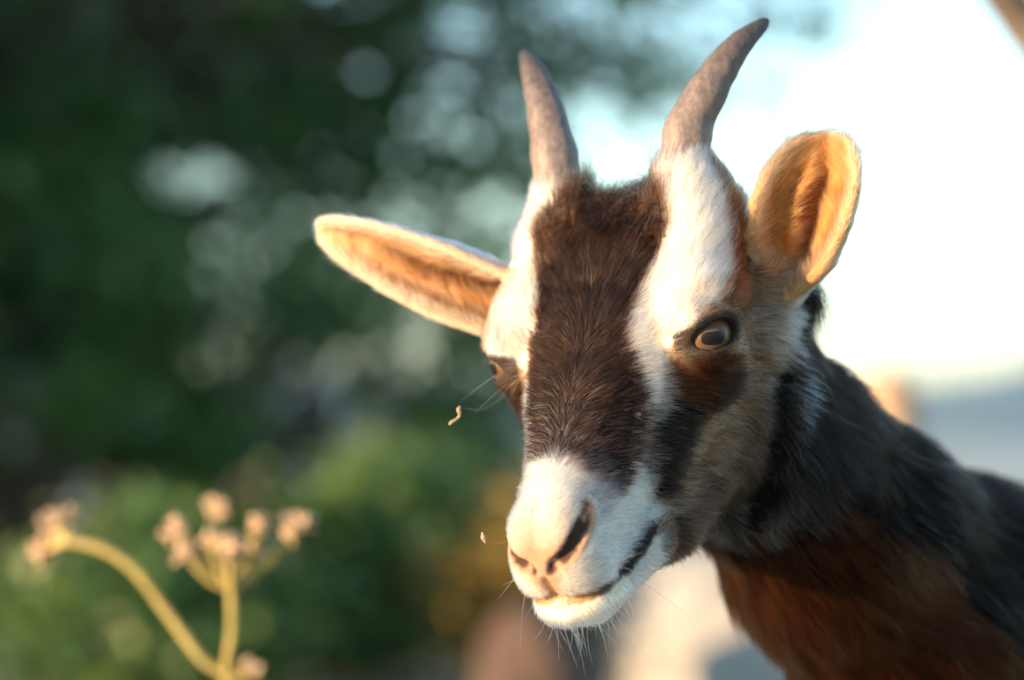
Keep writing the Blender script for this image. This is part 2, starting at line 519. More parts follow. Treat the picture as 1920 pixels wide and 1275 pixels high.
def tree(name, label, cat, base, trunk_top, trunk_r, clumps, n_leaf, size, mat, seed, spread=0.16, group=None, limb_r=0.35, weight=None):
    r = np.random.default_rng(seed)
    root = empty(name, base); base = V(base, float)
    tag(root, label, cat, group)
    V_, F_ = [], []; off = 0
    top = V(trunk_top, float)
    mid = (base + top) / 2 + r.normal(0, 0.06, 3) * V((1, 1, 0))
    path = spline([base, mid, top], 14)
    v, f = tube(path - base, np.interp(np.linspace(0, 1, 14), [0, .08, 1], [trunk_r * 1.35, trunk_r, trunk_r * .55]), 10); V_.append(v); F_.append(f); off += len(v)
    clumps = V(clumps, float)
    order = r.permutation(len(clumps))
    for i in order:
        c = clumps[i]
        st = path[int(r.uniform(5, 13))]
        m1 = st + (c - st) * 0.45 + r.normal(0, 0.12, 3) + V((0, 0, 0.08)); 
        q = spline([st, m1, c], 10)
        v, f = tube(q - base, np.linspace(trunk_r * limb_r, trunk_r * 0.05 + 0.002, 10), 5); V_.append(v); F_.append(f + off); off += len(v)
    mesh_np('trunk', np.concatenate(V_), np.concatenate(F_), bark, root)
    wt = np.ones(len(clumps)) if weight is None else np.asarray(weight, float)
    k = r.choice(len(clumps), n_leaf, p=wt / wt.sum())
    rad = (r.uniform(0.6, 1.35, len(clumps)) * spread)[k][:, None]
    pts = clumps[k] + r.normal(size=(n_leaf, 3)) * rad * V((1, 1, 0.75))
    pts = pts[pts[:, 2] > 0.03]
    v, f = leaves(pts - base, size, seed + 1)
    mesh_np('crown', v, f, mat, root, smooth=False)
    return root

def cloud(c, rad, n, seed, zmin=0.1):
    r = np.random.default_rng(seed)
    p = r.normal(size=(n * 3, 3)); p /= np.linalg.norm(p, axis=1)[:, None]
    p = p * (r.uniform(0.25, 1, len(p)) ** 0.45)[:, None] * V(rad) + V(c)
    return p[p[:, 2] > zmin][:n]

# the big dark tree that fills the left of the view, its outer boughs loosening to the right
parts_ = [(cloud((-2.35, 7.9, 1.7), (1.35, 1.2, 1.9), 130, 1), 1.0, 0.16), (cloud((-0.95, 7.8, 1.6), (0.75, 0.25, 1.6), 54, 4), 0.5, 0.085),
          (cloud((-0.40, 7.8, 2.0), (0.80, 0.22, 1.05), 60, 2), 0.42, 0.08), (cloud((0.25, 7.7, 2.15), (0.80, 0.25, 0.80), 46, 3), 0.42, 0.075)]
cl = np.concatenate([p[0] for p in parts_]); wt = np.concatenate([np.full(len(p[0]), p[1]) for p in parts_]); sp_ = np.concatenate([np.full(len(p[0]), p[2]) for p in parts_])
tree('broadleaf_tree', 'big dark green leafy tree with sky gleaming through its outer boughs', 'tree', (-1.9, 8.2, 0), (-1.7, 8.1, 3.2), 0.17, cl, 19500, 0.084, LEAF_DARK, 41, sp_, weight=wt)
# a second one stands nearer the sun and shades it; only its edge reaches in
cl = cloud((-3.35, 5.9, 1.5), (1.9, 1.3, 2.0), 130, 7)
tree('shade_tree', 'leafy tree whose sunlit ochre-green edge overlaps the big dark tree', 'tree', (-3.4, 5.9, 0), (-3.3, 5.9, 2.8), 0.15, cl, 42000, 0.08, LEAF_MID, 51, 0.17)
# shrubs along the foot of the trees
shr = [((-1.35, 6.6, 0), (0.62, 0.5, 0.62), 34, 9000, LEAF_DARK, 'dark green shrub behind the dried umbel plant'),
       ((-0.55, 6.9, 0), (0.60, 0.5, 0.66), 30, 3400, LEAF_DARK, 'fresh green shrub between the dark shrub and the goat'),
       ((-0.05, 7.3, 0), (0.34, 0.4, 0.52), 18, 1300, LEAF_MID, 'green shrub close behind the goat’s muzzle'),
       ((-1.0, 7.6, 0), (0.9, 0.5, 0.85), 40, 1700, LEAF_MID, 'tall green shrub under the boughs of the big tree')]
for q, (p, rad, nc, nl, mt, lab) in enumerate(shr):
    cl = cloud((p[0], p[1], rad[2] * 0.9), rad, nc, 60 + q, 0.06)
    tree('shrub', lab, 'shrub', p, (p[0], p[1], rad[2] * 0.7), 0.03, cl, nl, 0.06, mt, 70 + q, 0.085, limb_r=0.5)
for q, (p, rad, nc, nl, lab) in enumerate([((-0.80, 5.2, 0), (0.34, 0.3, 0.20), 24, 5000, 'low leafy bush below the umbel plant’s stems'),
                                           ((-0.30, 5.6, 0), (0.30, 0.3, 0.26), 24, 5000, 'low leafy bush between the umbel plant and the dry bush')]):
    cl = cloud((p[0], p[1], rad[2] * 0.8), rad, nc, 90 + q, 0.04)
    tree('low_bush', lab, 'bush', p, (p[0], p[1], rad[2] * 0.6), 0.015, cl, nl, 0.05, LEAF_MID, 95 + q, 0.08, limb_r=0.5)
# dry ochre clump
cl = cloud((-0.03, 5.3, 0.22), (0.13, 0.12, 0.20), 14, 81, 0.03)
tree('dry_bush', 'small ochre dry bush below the goat’s chin', 'bush', (-0.03, 5.3, 0), (-0.03, 5.3, 0.2), 0.012, cl, 1500, 0.045, LEAF_OCHRE, 82, 0.05, limb_r=0.5)

# ---------------------------------------------------------------- stones and posts
def stone(name, label, loc, rad, mat, seed, sub=4):
    me = bpy.data.meshes.new(name); bm = bmesh.new()
    bmesh.ops.create_icosphere(bm, subdivisions=sub, radius=1.0)
    for v in bm.verts:
        p = v.co.copy(); o_ = Vector((seed * 3.1, seed * 1.7, 0))
        k = 1 + 0.28 * mnoise.noise(p * 1.1 + o_) + 0.12 * mnoise.noise(p * 2.7 + o_) + 0.05 * mnoise.noise(p * 7 + o_)
        # squarish, faceted block
        m = max(abs(p.x), abs(p.y), abs(p.z)); k *= 1 + 0.35 * (1 - m)
        v.co = Vector((p.x * rad[0], p.y * rad[1], p.z * rad[2])) * k
    bm.to_mesh(me); bm.free(); me.materials.append(mat)
    me.polygons.foreach_set('use_smooth', np.ones(len(me.polygons), bool))
    o = link(bpy.data.objects.new(name, me)); o.location = loc
    return tag(o, label, 'rock')
pale_rock = noisy_mat('pale_limestone', [(0.25, (0.22, 0.20, 0.175)), (0.5, (0.29, 0.27, 0.245)), (0.8, (0.35, 0.33, 0.31))], scale=3, bump=0.5)
brown_rock = noisy_mat('brown_stone', [(0.3, (0.045, 0.025, 0.018)), (0.7, (0.085, 0.05, 0.036))], scale=5, bump=0.6)
stone('boulder', 'large pale limestone boulder behind the goat’s throat', (0.62, 5.6, 0.05), (0.50, 0.45, 0.40), pale_rock, 2)
stone('stone', 'low brown stone beside the pale boulder', (0.045, 4.9, 0.06), (0.11, 0.12, 0.15), brown_rock, 5)

wood = noisy_mat('weathered_wood', [(0.3, (0.26, 0.15, 0.085)), (0.6, (0.40, 0.25, 0.15)), (0.8, (0.50, 0.34, 0.22))], scale=9, bump=0.7)
z = np.linspace(0, 0.665, 16)
v, f = tube(np.stack([0.004 * np.sin(z * 9), 0.003 * np.cos(z * 7), z], -1), np.where(z > 0.64, 0.036, 0.054) * (1 + 0.05 * np.sin(z * 25)), 14)
post = mesh_np('wooden_post', v, f, wood); post.location = (0.622, 4.0, 0)
tag(post, 'sunlit round wooden post standing behind the goat’s neck', 'post')
a0, a1 = V((1.02, 1.85, -0.05)), V((0.22, 1.85, 1.10))
t_ = np.linspace(0, 1, 30)[:, None]
pth = a0 + (a1 - a0) * t_ + np.concatenate([0.006 * np.sin(t_ * 13), 0.006 * np.cos(t_ * 9), 0.008 * np.sin(t_ * 7)], 1)
pth = pth + V((0.017, 0, 0.012))
v, f = tube(pth - a0, np.linspace(0.021, 0.015, 30), 12)
bl = mesh_np('leaning_branch', v, f, bark); bl.location = a0
tag(bl, 'bare sunlit branch leaning over above the goat’s back', 'branch')

# ---------------------------------------------------------------- dried umbel plant
PX = 1.54 / 4533.0
def at(px, py, dy=0.0):
    """a point of the plant from its measured outline (1.54 m out)"""
    return V(((px - 960) * PX, 1.54 + dy, CAM_H + 1.54 * math.tan(PITCH) - (py - 637.5) * PX))
pl_root = (at(442, 1275)[0] + 0.01, 1.54, 0.0)
plant = empty('umbel_plant', pl_root)
tag(plant, 'dried umbel plant with knobbly seed heads on two forked stems', 'plant')
st_mat = noisy_mat('dry_stem', [(0.3, (0.28, 0.21, 0.05)), (0.7, (0.40, 0.30, 0.10))], scale=30, bump=0.3)
sd_mat = noisy_mat('dry_seed', [(0.3, (0.50, 0.31, 0.17)), (0.7, (0.68, 0.47, 0.30))], scale=200, bump=0.5)
def stem_obj(name, pts, r0, r1, parent, n=20):
    v, f = tube(spline(pts, n) - V(pl_root), np.linspace(r0, r1, n), 10)
    return mesh_np(name, v, f, st_mat, parent)
stem_obj('stem', [V(pl_root), at(440, 1420), at(428, 1268), at(438, 1180), at(436, 1100)], 0.0036, 0.0027, plant, 30)
stem_obj('side_stem', [at(428, 1262), at(385, 1235), at(330, 1165), at(262, 1075), at(200, 1030), at(130, 1012)], 0.0034, 0.0032, plant, 30)
stem_obj('side_stem', [at(432, 1275), at(455, 1266), at(470, 1258)], 0.0035, 0.0025, plant, 8)
def umbellet(p, size, seed):
    """a knob of little seeds"""
    r = np.random.default_rng(seed); V_, F_ = [], []; off = 0
    for k in range(30):
        d = unit(r.normal(size=3) + V((0, 0, 0.6))); c = p + d * size * r.uniform(0.3, 0.95)
        q = c[None] + np.linspace(-1, 1, 5)[:, None] * d * size * 0.36
        v, f = tube(q - V(pl_root), size * 0.22 * V([.25, .85, 1, .8, .2]), 6); V_.append(v); F_.append(f + off); off += len(v)
    return mesh_np('seed_head', np.concatenate(V_), np.concatenate(F_), sd_mat, plant)
c0 = at(436, 1103)
for k, (hx, hy, s_, dy) in enumerate([(333, 995, 23, 0.0), (352, 1036, 20, -0.01), (402, 955, 22, 0.012), (400, 1012, 18, -0.015), (440, 1022, 24, -0.02), (488, 985, 22, 0.01), (545, 1010, 22, 0.0), (566, 985, 26, -0.008), (476, 1035, 19, 0.012)]):
    e = at(hx, hy, dy)
    stem_obj('ray', [c0, c0 * 0.55 + e * 0.45 + V((0, 0, -0.004)), e], 0.0030, 0.0022, plant, 10)
    umbellet(e, s_ * PX * 1.15, 200 + k)
c1 = at(132, 1012)
for k, (hx, hy, s_, dy) in enumerate([(88, 988, 25, 0.022), (118, 980, 23, 0.028), (72, 1036, 24, 0.014), (100, 1012, 28, 0.018), (124, 1004, 18, 0.02)]):
    e = at(hx, hy, dy)
    stem_obj('ray', [c1, c1 * 0.5 + e * 0.5, e], 0.0030, 0.0024, plant, 8)
    umbellet(e, s_ * PX * 1.15, 230 + k)
umbellet(at(472, 1255), 22 * PX, 260)
NHEAD = 260000
# ---------------------------------------------------------------- the goat: pose, mesh, coat
UNIT = 0.00024
def head_pose():
    ps, ta, ro = np.radians([33.0, 43.0, 8.6])
    c, s = np.cos, np.sin
    R = [c(ps), 0, s(ps)]; Fv = [-s(ta) * s(ps), c(ta), s(ta) * c(ps)]; U = [-c(ta) * s(ps), -s(ta), c(ta) * c(ps)]
    roll = lambda v: np.array([v[0] * c(ro) + v[1] * s(ro), -v[0] * s(ro) + v[1] * c(ro), v[2]])
    B = np.array([roll(R), roll(Fv), roll(U)])
    W = np.array([[1, 0, 0], [0, s(PITCH), -c(PITCH)], [0, -c(PITCH), -s(PITCH)]])
    return (B @ W.T) * UNIT, np.array([0.04224, 1.08684, 0.59210])
HM, HO = head_pose()
def to_world(p): return np.asarray(p, float) @ HM + HO
def to_head(p): return (np.asarray(p, float) - HO) @ HM.T / UNIT ** 2
def dir_world(d): return np.asarray(d, float) @ HM / UNIT

SH = V((0.372, 1.42, 0.405)); HIP = V((0.70, 1.80, 0.420))
TRUNK = [((0.300, 1.32, 0.385), SH, 0.085, 0.118), (SH, (0.53, 1.60, 0.395), 0.118, 0.128), ((0.53, 1.60, 0.395), HIP, 0.128, 0.112),
         ((0.40, 1.43, 0.465), (0.66, 1.75, 0.455), 0.075, 0.082)]
LEGS = []
for px_, py_, hind in ((0.31, 1.475, 0), (0.43, 1.375, 0), (0.64, 1.845, 1), (0.76, 1.745, 1)):
    if hind:
        k = [(px_, py_, 0.40), (px_ - 0.02, py_ - 0.03, 0.29), (px_ + 0.045, py_ + 0.05, 0.175), (px_ + 0.03, py_ + 0.035, 0.05), (px_ + 0.025, py_ + 0.03, 0.018)]
        r = [0.072, 0.048, 0.021, 0.0165, 0.019]
    else:
        k = [(px_, py_, 0.37), (px_ + 0.012, py_ + 0.014, 0.27), (px_, py_, 0.165), (px_ + 0.004, py_ + 0.004, 0.05), (px_ - 0.002, py_ - 0.003, 0.018)]
        r = [0.055, 0.036, 0.022, 0.0155, 0.019]
    LEGS.append((k, r))

def build_goat_mesh():
    F = goat_field()
    for a, b, ra, rb in TRUNK:
        F.cone(to_head(a), to_head(b), ra / UNIT, rb / UNIT, 160)
    for k, r in LEGS:
        for i in range(4):
            F.cone(to_head(k[i]), to_head(k[i + 1]), r[i] / UNIT, r[i + 1] / UNIT, 60 if i else 110)
    F.cone(to_head((0.73, 1.86, 0.49)), to_head((0.78, 1.91, 0.53)), 0.022 / UNIT, 0.010 / UNIT, 60)      # tail
    goat_details(F)
    pos, quads = surface_nets(F)
    pos = relax(pos, quads, 6)
    return pos, quads

def ear_lookup(P, ear):
    """for points P: distance to the ear's middle surface, and s, t, T, N, W there"""
    S, C, T, N, W = ear_surface(**ear)
    n, m = S.shape[:2]
    flat = S.reshape(-1, 3)
    d = np.full(len(P), 1e9); ix = np.zeros(len(P), int)
    lo, hi = flat.min(0) - 30, flat.max(0) + 30
    near = np.nonzero(((P > lo) & (P < hi)).all(1))[0]
    for i in range(0, len(near), 20000):
        k = near[i:i + 20000]
        d2 = ((P[k] ** 2).sum(1)[:, None] + (flat ** 2).sum(1)[None] - 2 * P[k] @ flat.T)
        j = d2.argmin(1); d[k] = np.sqrt(np.maximum(d2[np.arange(len(k)), j], 0)); ix[k] = j
    si = ix // m; ti = ix % m
    # normal of the cupped surface on its open side
    al = np.radians(np.interp(np.linspace(0, 1, n), [0, .18, .45, 1.0], [ear['a0'], ear['a0'] * .8, (ear['a0'] + ear['a1']) * .5, ear['a1']]))
    t = np.linspace(-1, 1, m)[ti]
    ang = al[si] * t
    nin = N[si] * np.cos(ang)[:, None] - W[si] * np.sin(ang)[:, None]
    tang = W[si] * np.cos(ang)[:, None] + N[si] * np.sin(ang)[:, None]
    return d, si / (n - 1), t, T[si], nin, tang

def wob(P, f, seed):
    """cheap smooth noise, three channels in about -1..1"""
    r = np.random.default_rng(seed)
    out = np.zeros((len(P), 3))
    for i in range(5):
        k = r.normal(size=(3, 3)); k /= np.linalg.norm(k, axis=1)[:, None]
        out += np.sin((P @ k.T) * f * (1 + 0.45 * i) + r.uniform(0, 6.28, 3)) * (0.75 ** i)
    return out / 2.4

def in_poly(x, y, poly):
    c = np.zeros(len(x), bool)
    for (x0, y0), (x1, y1) in zip(poly, poly[1:] + poly[:1]):
        m = ((y0 > y) != (y1 > y))
        if y0 != y1:
            c ^= m & (x < (x1 - x0) * (y - y0) / (y1 - y0) + x0)
    return c

BLAZE_L = ([-330, -300, -219, -181, -115, -58, 1, 45, 94, 138, 196, 261, 329, 350, 375], [50, 58, 90, 104, 94, 76, 66, 76, 102, 132, 152, 168, 160, 118, 90])
BLAZE_R = ([-330, -296, -246, -192, -114, -39, 50, 110, 171, 248, 300, 340], [55, 68, 98, 116, 118, 116, 128, 122, 106, 88, 66, 30])
STRIPE = ([-340, -280, -230, -170, -98, -32, 12, 43, 76, 122, 161, 190], [130, 146, 166, 180, 190, 184, 166, 162, 162, 177, 188, 178])
C_WHITE = (0.52, 0.475, 0.415); C_BLAZE = (0.0125, 0.0050, 0.0038); C_RUST = (0.060, 0.018, 0.005); C_BLACK = (0.007, 0.0055, 0.005)
C_CHEEK = (0.23, 0.138, 0.08); C_JAW = (0.045, 0.029, 0.020); C_TEMPLE = (0.13, 0.052, 0.022); C_GREY = (0.40, 0.36, 0.32)
C_NECK = (0.0052, 0.0032, 0.0024); C_THROAT_LIT = (0.042, 0.0125, 0.0035); C_EARIN = (0.40, 0.17, 0.055); C_EAROUT = (0.55, 0.50, 0.46)
C_NOSE = (0.38, 0.215, 0.13)

def coat(P, nrm, fuzz=1.0, seed=3):
    """colour, hair length, hair density, comb direction at points of the goat (head frame)"""
    r = np.random.default_rng(seed)
    n = len(P)
    rnd = (lambda: r.random(n)) if fuzz >= 1 else (lambda: np.full(n, 0.5))
    J = P + fuzz * (wob(P, 0.045, 5) * 7 + r.normal(0, 4.5, (n, 3)))
    x, y, z = J.T
    side = x >= 0
    a = 3 * np.degrees(np.arctan2(np.abs(x), z + 100))
    col = np.tile(V(C_CHEEK), (n, 1)); L = np.full(n, 42.0); D = np.ones(n)
    def put(m, c, mix=1.0): col[m] = col[m] * (1 - mix) + V(c) * mix
    # cheek mottling and a darker jaw
    w = wob(P, 0.03, 9)
    put(w[:, 0] > 0.35, (0.13, 0.085, 0.06), 0.55)
    put(rnd() < 0.30, (0.035, 0.022, 0.016))
    put(rnd() < 0.20, (0.42, 0.28, 0.17))
    jaw = a > np.interp(y, [-160, -100, 6, 79, 160, 259, 347], [318, 325, 333, 362, 388, 372, 322])
    put(jaw, C_JAW); L[jaw] = 52
    put(jaw & (a < 430) & (rnd() < 0.22), C_CHEEK)
    put((a > 268 + 60 * (rnd() - .5)) & (a < 330 + 40 * (rnd() - .5)) & (y < -50 - 90 * rnd()) & (y > -330), (0.30, 0.265, 0.235))
    # face markings
    bl = np.where(side, np.interp(y, *BLAZE_L), np.interp(y, *BLAZE_R))
    st = np.interp(y, *STRIPE)
    blaze_end = np.where(side, 302 + 0.24 * a, 292 + 0.05 * a)
    blaze = (a < bl) & (y < blaze_end)
    temple = (a >= st) & (a < st + 52) & (y < -30)
    put(temple, C_TEMPLE)
    put(temple & (a > st + 26), (0.07, 0.04, 0.03))
    white = (a >= bl) & (a < st) & (y < 178)
    mz = np.interp(y, [225, 240, 287, 331, 353, 385, 420, 480], [176, 262, 330, 327, 340, 400, 470, 540])
    muzzle = (a < mz) & (y > 150) & ~blaze
    rust = in_poly(y, a, [(80, 162), (53, 182), (33, 214), (4, 270), (46, 292), (113, 262), (146, 200)])
    black = in_poly(y, a, [(118, 184), (112, 255), (177, 268), (218, 312), (262, 332), (248, 240), (205, 196), (160, 184)])
    put(rust, C_RUST); put(rust & (a > 240), C_BLACK, 0.7); put(rust & (rnd() < 0.3), C_BLACK)
    put(white, C_WHITE)
    put(muzzle, C_WHITE)
    put((y > 385) & (P[:, 2] > -300), C_WHITE)
    put(black, C_BLACK); put(black & (rnd() < 0.22), C_JAW); put(black & (rnd() < 0.10), C_CHEEK)
    put(muzzle & (y < 262) & (rnd() < 0.35), C_BLAZE)
    mix = (y > 240) & (y < blaze_end + 60) & (a < 175) & (rnd() < np.clip((y - 235) / 150, 0, .75)) & side
    put(blaze, C_BLAZE)
    gold = blaze & (rnd() < np.where(y < 120, 0.16, 0.08))
    put(gold, (0.20, 0.08, 0.02), 0.8)
    grz = blaze & (y > 130) & (rnd() < np.clip((y - 120) / 560, 0, .36))
    put(grz, (0.62, 0.50, 0.42))
    put((y > 300) & (y < 395) & (a > 60) & (a < 150) & (rnd() < 0.4), (0.16, 0.13, 0.13))
    put(white & (y > -60) & (y < 40) & (a > st - 45) & (rnd() < 0.35), (0.35, 0.22, 0.16))       # thin lashes of brown above the eye
    L[blaze | white] = 36
    L[(y > 180) & (a < 200)] = 30
    L = np.where(y > 300, np.interp(y, [300, 400, 480], [30, 20, 15]), L)
    # poll and tuft between the horns
    poll = (y < -215) & (np.abs(x) < 120) & (z > 0)
    L = np.where(poll, np.interp(y, [-330, -260, -215], [80, 88, 52]), L)
    back = (y < -318) & (np.abs(x) < 78) | ((y < -340) & (z < 60))
    put(back, (0.10, 0.05, 0.026)); put(back & (z < 20), C_BLACK)
    put((y < -235) & (np.abs(x) < 110) & (z > 30) & (rnd() < 0.28), (0.17, 0.07, 0.024))
    hb = (y < -270) & (np.abs(x) > 85) & (z > 40)
    L[hb] = 36
    # eye surround
    rel = P * np.where(P[:, :1] < 0, V((-1, 1, 1)), V((1, 1, 1))) - (EYE_C + EYE_AX * 44)
    es = rel @ EYE_SLIT; eu = rel @ EYE_UP; ea = rel @ EYE_AX
    er = np.sqrt((np.where(es < 0, es / 1.75, es) / 47) ** 2 + (np.where(eu > 0, eu, eu * 0.85) / 29) ** 2)
    lid = (er < 1.05 + 0.16 * rnd()) & (ea > -40) & (np.abs(P[:, 0]) > 120)
    put(lid, (0.040, 0.028, 0.024)); L[(er < 1.6) & (ea > -40)] = 17; L[lid] = 10
    D[(er < 0.90) & (ea > -45) & (np.abs(P[:, 0]) > 120)] = 0
    # nose and lips
    px_ = np.abs(J[:, 0]) / np.interp(J[:, 2], [-66, -28, 0, 40], [9, 26, 62, 66])
    padf = np.clip(1.55 - px_, 0, 1) * np.clip((J[:, 1] - 372) / 60, 0, 1) * np.clip((78 - J[:, 2]) / 60, 0, 1) * np.clip((J[:, 2] + 74) / 14, 0, 1)
    pad = (padf > 0.45)
    m_ = padf > 0.05
    col[m_] = col[m_] * (1 - padf[m_, None]) + V(C_NOSE) * padf[m_, None]
    L = np.where(m_, L * (1 - padf) + 6 * padf, L); D[pad] = 0.8
    nd = NOS_D(P)
    cav = nd < 4
    rim = (nd < 13) & ~cav & (P[:, 2] < 30)
    put(rim & (rnd() < 0.6), (0.45, 0.26, 0.17)); L[rim] = 7
    put(cav, (0.06, 0.03, 0.022)); D[cav] = 0
    phil = (np.abs(P[:, 0]) < 7) & (P[:, 1] > 440) & (P[:, 2] > -78) & (P[:, 2] < -16)
    put(phil, (0.20, 0.10, 0.06)); D[phil] = 0.3
    mo = MOUTH_D(P)
    lip = mo < np.interp(np.abs(P[:, 0]), [0, 60, 100], [2.5, 5.5, 5.5])
    cn = np.clip((np.abs(P[:, 0]) - 35) / 50, 0, 1)[:, None]
    lc = V((0.42, 0.22, 0.11)) * (1 - cn) + V((0.045, 0.026, 0.02)) * cn
    col[lip] = lc[lip]; L[lip] = 6; D[mo < 3] = 0
    chin = (P[:, 1] > 440) & (P[:, 2] < -92) & (mo > 3)
    put(chin, (0.80, 0.70, 0.56)); L[chin] = 20
    # neck and trunk
    zj = np.interp(P[:, 1], [-200, -123, -57, -12, 19, 65, 103, 129, 200], [-150, -195, -207, -231, -267, -321, -369, -399, -470])
    neck = (J[:, 2] < zj) & (P[:, 1] < 260) | (P[:, 2] < -520) | (P[:, 1] < -420) & (P[:, 2] < 0)
    put(neck, C_NECK)
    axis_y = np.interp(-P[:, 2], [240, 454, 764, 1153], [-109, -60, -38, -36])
    thr_lit = neck & (J[:, 1] > axis_y + 40 + wob(P, 0.012, 21)[:, 0] * 60) & (P[:, 2] > -1900) & (J[:, 2] < -455 - 40 * rnd())
    put(thr_lit & (rnd() < 0.85), C_THROAT_LIT)  # sunlit lower throat painted as rust; the coat itself is brown-black
    put(neck & (rnd() < 0.04), (0.07, 0.05, 0.04))
    tuft = neck & (P[:, 2] > zj - 75) & (P[:, 1] > -140) & (P[:, 1] < 150)
    put(tuft & (rnd() < 0.33), (0.22, 0.19, 0.165)); put(tuft & (rnd() < 0.12), C_GREY)
    L[neck] = 95; D[neck] = np.interp(-P[neck, 2], [200, 480, 700], [0.95, 0.8, 0.40])
    far = P[:, 2] < -1150
    D[far] = 0.13; L[far] = 110
    jawline = np.clip((-250 - P[:, 2]) / 180, 0, 1)
    L[tuft] = 62
    # comb: upward over the forehead, outward over the nose, back over the cheeks, down the neck
    sg = np.sign(P[:, 0]); ax = np.abs(P[:, 0])
    rad = np.stack([P[:, 0], np.zeros(n), P[:, 2] + 100], -1); rad /= np.linalg.norm(rad, axis=1)[:, None] + 1e-9
    lat = np.stack([rad[:, 2] * sg, np.zeros(n), -rad[:, 0] * sg], -1) * np.clip(ax / 30, 0, 1)[:, None]
    A = np.interp(P[:, 1], [-250, -40, 70, 200, 420], [0.30, 0.40, 0.85, 1.0, 0.8])
    Bf = np.interp(P[:, 1], [-250, -40, 70, 200, 420], [1.0, 1.0, 0.60, 0.45, 0.7])
    aa = 3 * np.degrees(np.arctan2(ax, P[:, 2] + 100))
    Bf = np.where(aa > 190, 0.55, Bf); A = np.where(aa > 190, 0.95, A)
    comb = lat * A[:, None] + V((0, -1, 0)) * Bf[:, None]
    comb[neck] = V((0.12, 0.05, -1.0))
    comb[tuft] = V((0.35, -0.2, -0.9))
    comb[far] = dir_comb_trunk(P[far])
    comb[chin] = V((0.0, 0.25, -1.0))
    comb[hb] = V((0.0, -0.8, 0.45)) + sg[hb, None] * V((0.25, 0, 0))
    comb[poll] = comb[poll] * 0.7 + V((0.15, -0.7, 0.55))
    lift = np.full(n, 0.30); lift[neck] = 0.20; lift[poll] = 0.45; lift[hb] = 0.30; lift[y > 300] = 0.42; lift[chin] = 0.5
    # ears
    for ear, outer in ((EAR_A, C_EAROUT), (EAR_B, (0.66, 0.60, 0.56))):
        d, s, t, T, nin, tang = ear_lookup(P, ear)
        m = d < 24
        ins = m & ((nrm * nin).sum(1) > 0.0)
        out = m & ~ins
        put(out, outer); L[out] = np.interp(s[out], [.85, 1], [24, 10]); D[out] = 0.9
        comb[out] = T[out]
        edge = np.abs(t) + np.clip((s - 0.9) * 6, 0, 0.6)
        put(ins, C_EARIN if ear is EAR_A else (0.42, 0.22, 0.11))
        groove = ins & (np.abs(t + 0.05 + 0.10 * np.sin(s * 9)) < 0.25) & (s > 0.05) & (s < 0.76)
        put(groove & (rnd() < 0.75), (0.17, 0.055, 0.02))  # shade of the fold painted into the coat as darker colour along the groove
        put(ins & (np.abs(np.abs(t) - 0.80) < 0.035) & (s < 0.9) & (rnd() < 0.5), (0.22, 0.10, 0.05))
        put(m & (edge > 0.93), (0.52, 0.30, 0.15) if ear is EAR_A else (0.62, 0.43, 0.29))
        if ear is EAR_A: put(ins & (s < 0.22), (0.30, 0.20, 0.14), 0.6)
        L[ins] = np.interp(np.abs(t[ins]), [0, .3, .8, 1], [22, 40, 62, 34]) * np.interp(s[ins], [.85, 1], [1, .4])
        D[ins] = np.where(groove[ins], 0.35, 1.0)
        comb[ins] = -np.sign(t[ins])[:, None] * tang[ins] * 0.85 + T[ins] * 0.75
        lift[ins] = 0.42; lift[out] = 0.18
    return np.clip(col, 0, 1), L, D, comb, lift

def seg_dist(P, pts, rad):
    """distance to the carved line, less its radius; only worked out on the muzzle"""
    d = np.full(len(P), 1e3)
    k = np.nonzero((P[:, 1] > 260) & (P[:, 2] > -330))[0]
    Q = P[k].copy(); Q[:, 0] = np.abs(Q[:, 0])
    e = np.full(len(k), 1e3)
    for a, b, ra, rb in zip(pts[:-1], pts[1:], rad[:-1], rad[1:]):
        ab = b - a
        t = np.clip(((Q - a) @ ab) / (ab @ ab + 1e-9), 0, 1)
        e = np.minimum(e, np.linalg.norm(Q - a - t[:, None] * ab, axis=1) - ra - (rb - ra) * t)
    d[k] = e
    return d
def NOS_D(P): return seg_dist(P, LINES['nostril'], LINES['nostril_r'])
def MOUTH_D(P): return seg_dist(P, LINES['mouth'], LINES['mouth_r'])
TD = None
def dir_comb_trunk(P):
    d = to_head(HIP + V((0, 0, -0.25))) - to_head(SH)
    return np.tile(unit(d), (len(P), 1))

gpos, gquads = build_goat_mesh()
gnrm = normals_of(gpos, gquads)
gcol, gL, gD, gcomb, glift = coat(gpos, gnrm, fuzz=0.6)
gcol = relax(gcol, gquads, 1)

GROUND_PT = (0.53, 1.60, 0.0)
goat = empty('goat', GROUND_PT)
tag(goat, 'young horned goat with a dark blaze, white face stripes and orange-lit ears', 'goat')
goat_inv = Vector(GROUND_PT)
def local(p): return np.asarray(p, float) - V(GROUND_PT)

# skin under the hair
skin, nt, b = new_mat('goat_skin')
at = node(nt, 'ShaderNodeAttribute', attribute_name='coat')
nz = node(nt, 'ShaderNodeTexNoise'); nz.inputs['Scale'].default_value = 900; nz.inputs['Detail'].default_value = 3
mx = node(nt, 'ShaderNodeMix', data_type='RGBA', blend_type='MULTIPLY'); mx.inputs['Factor'].default_value = 0.5
nt.links.new(at.outputs['Color'], mx.inputs['A']); nt.links.new(nz.outputs['Fac'], mx.inputs['B'])
nt.links.new(mx.outputs['Result'], b.inputs['Base Color'])
b.inputs['Roughness'].default_value = 0.62
b.inputs['Specular IOR Level'].default_value = 0.06
bp = node(nt, 'ShaderNodeBump'); bp.inputs['Strength'].default_value = 0.35; bp.inputs['Distance'].default_value = 0.0006
nt.links.new(nz.outputs['Fac'], bp.inputs['Height']); nt.links.new(bp.outputs[0], b.inputs['Normal'])
body = mesh_np('body', local(to_world(gpos)), gquads, skin, goat)
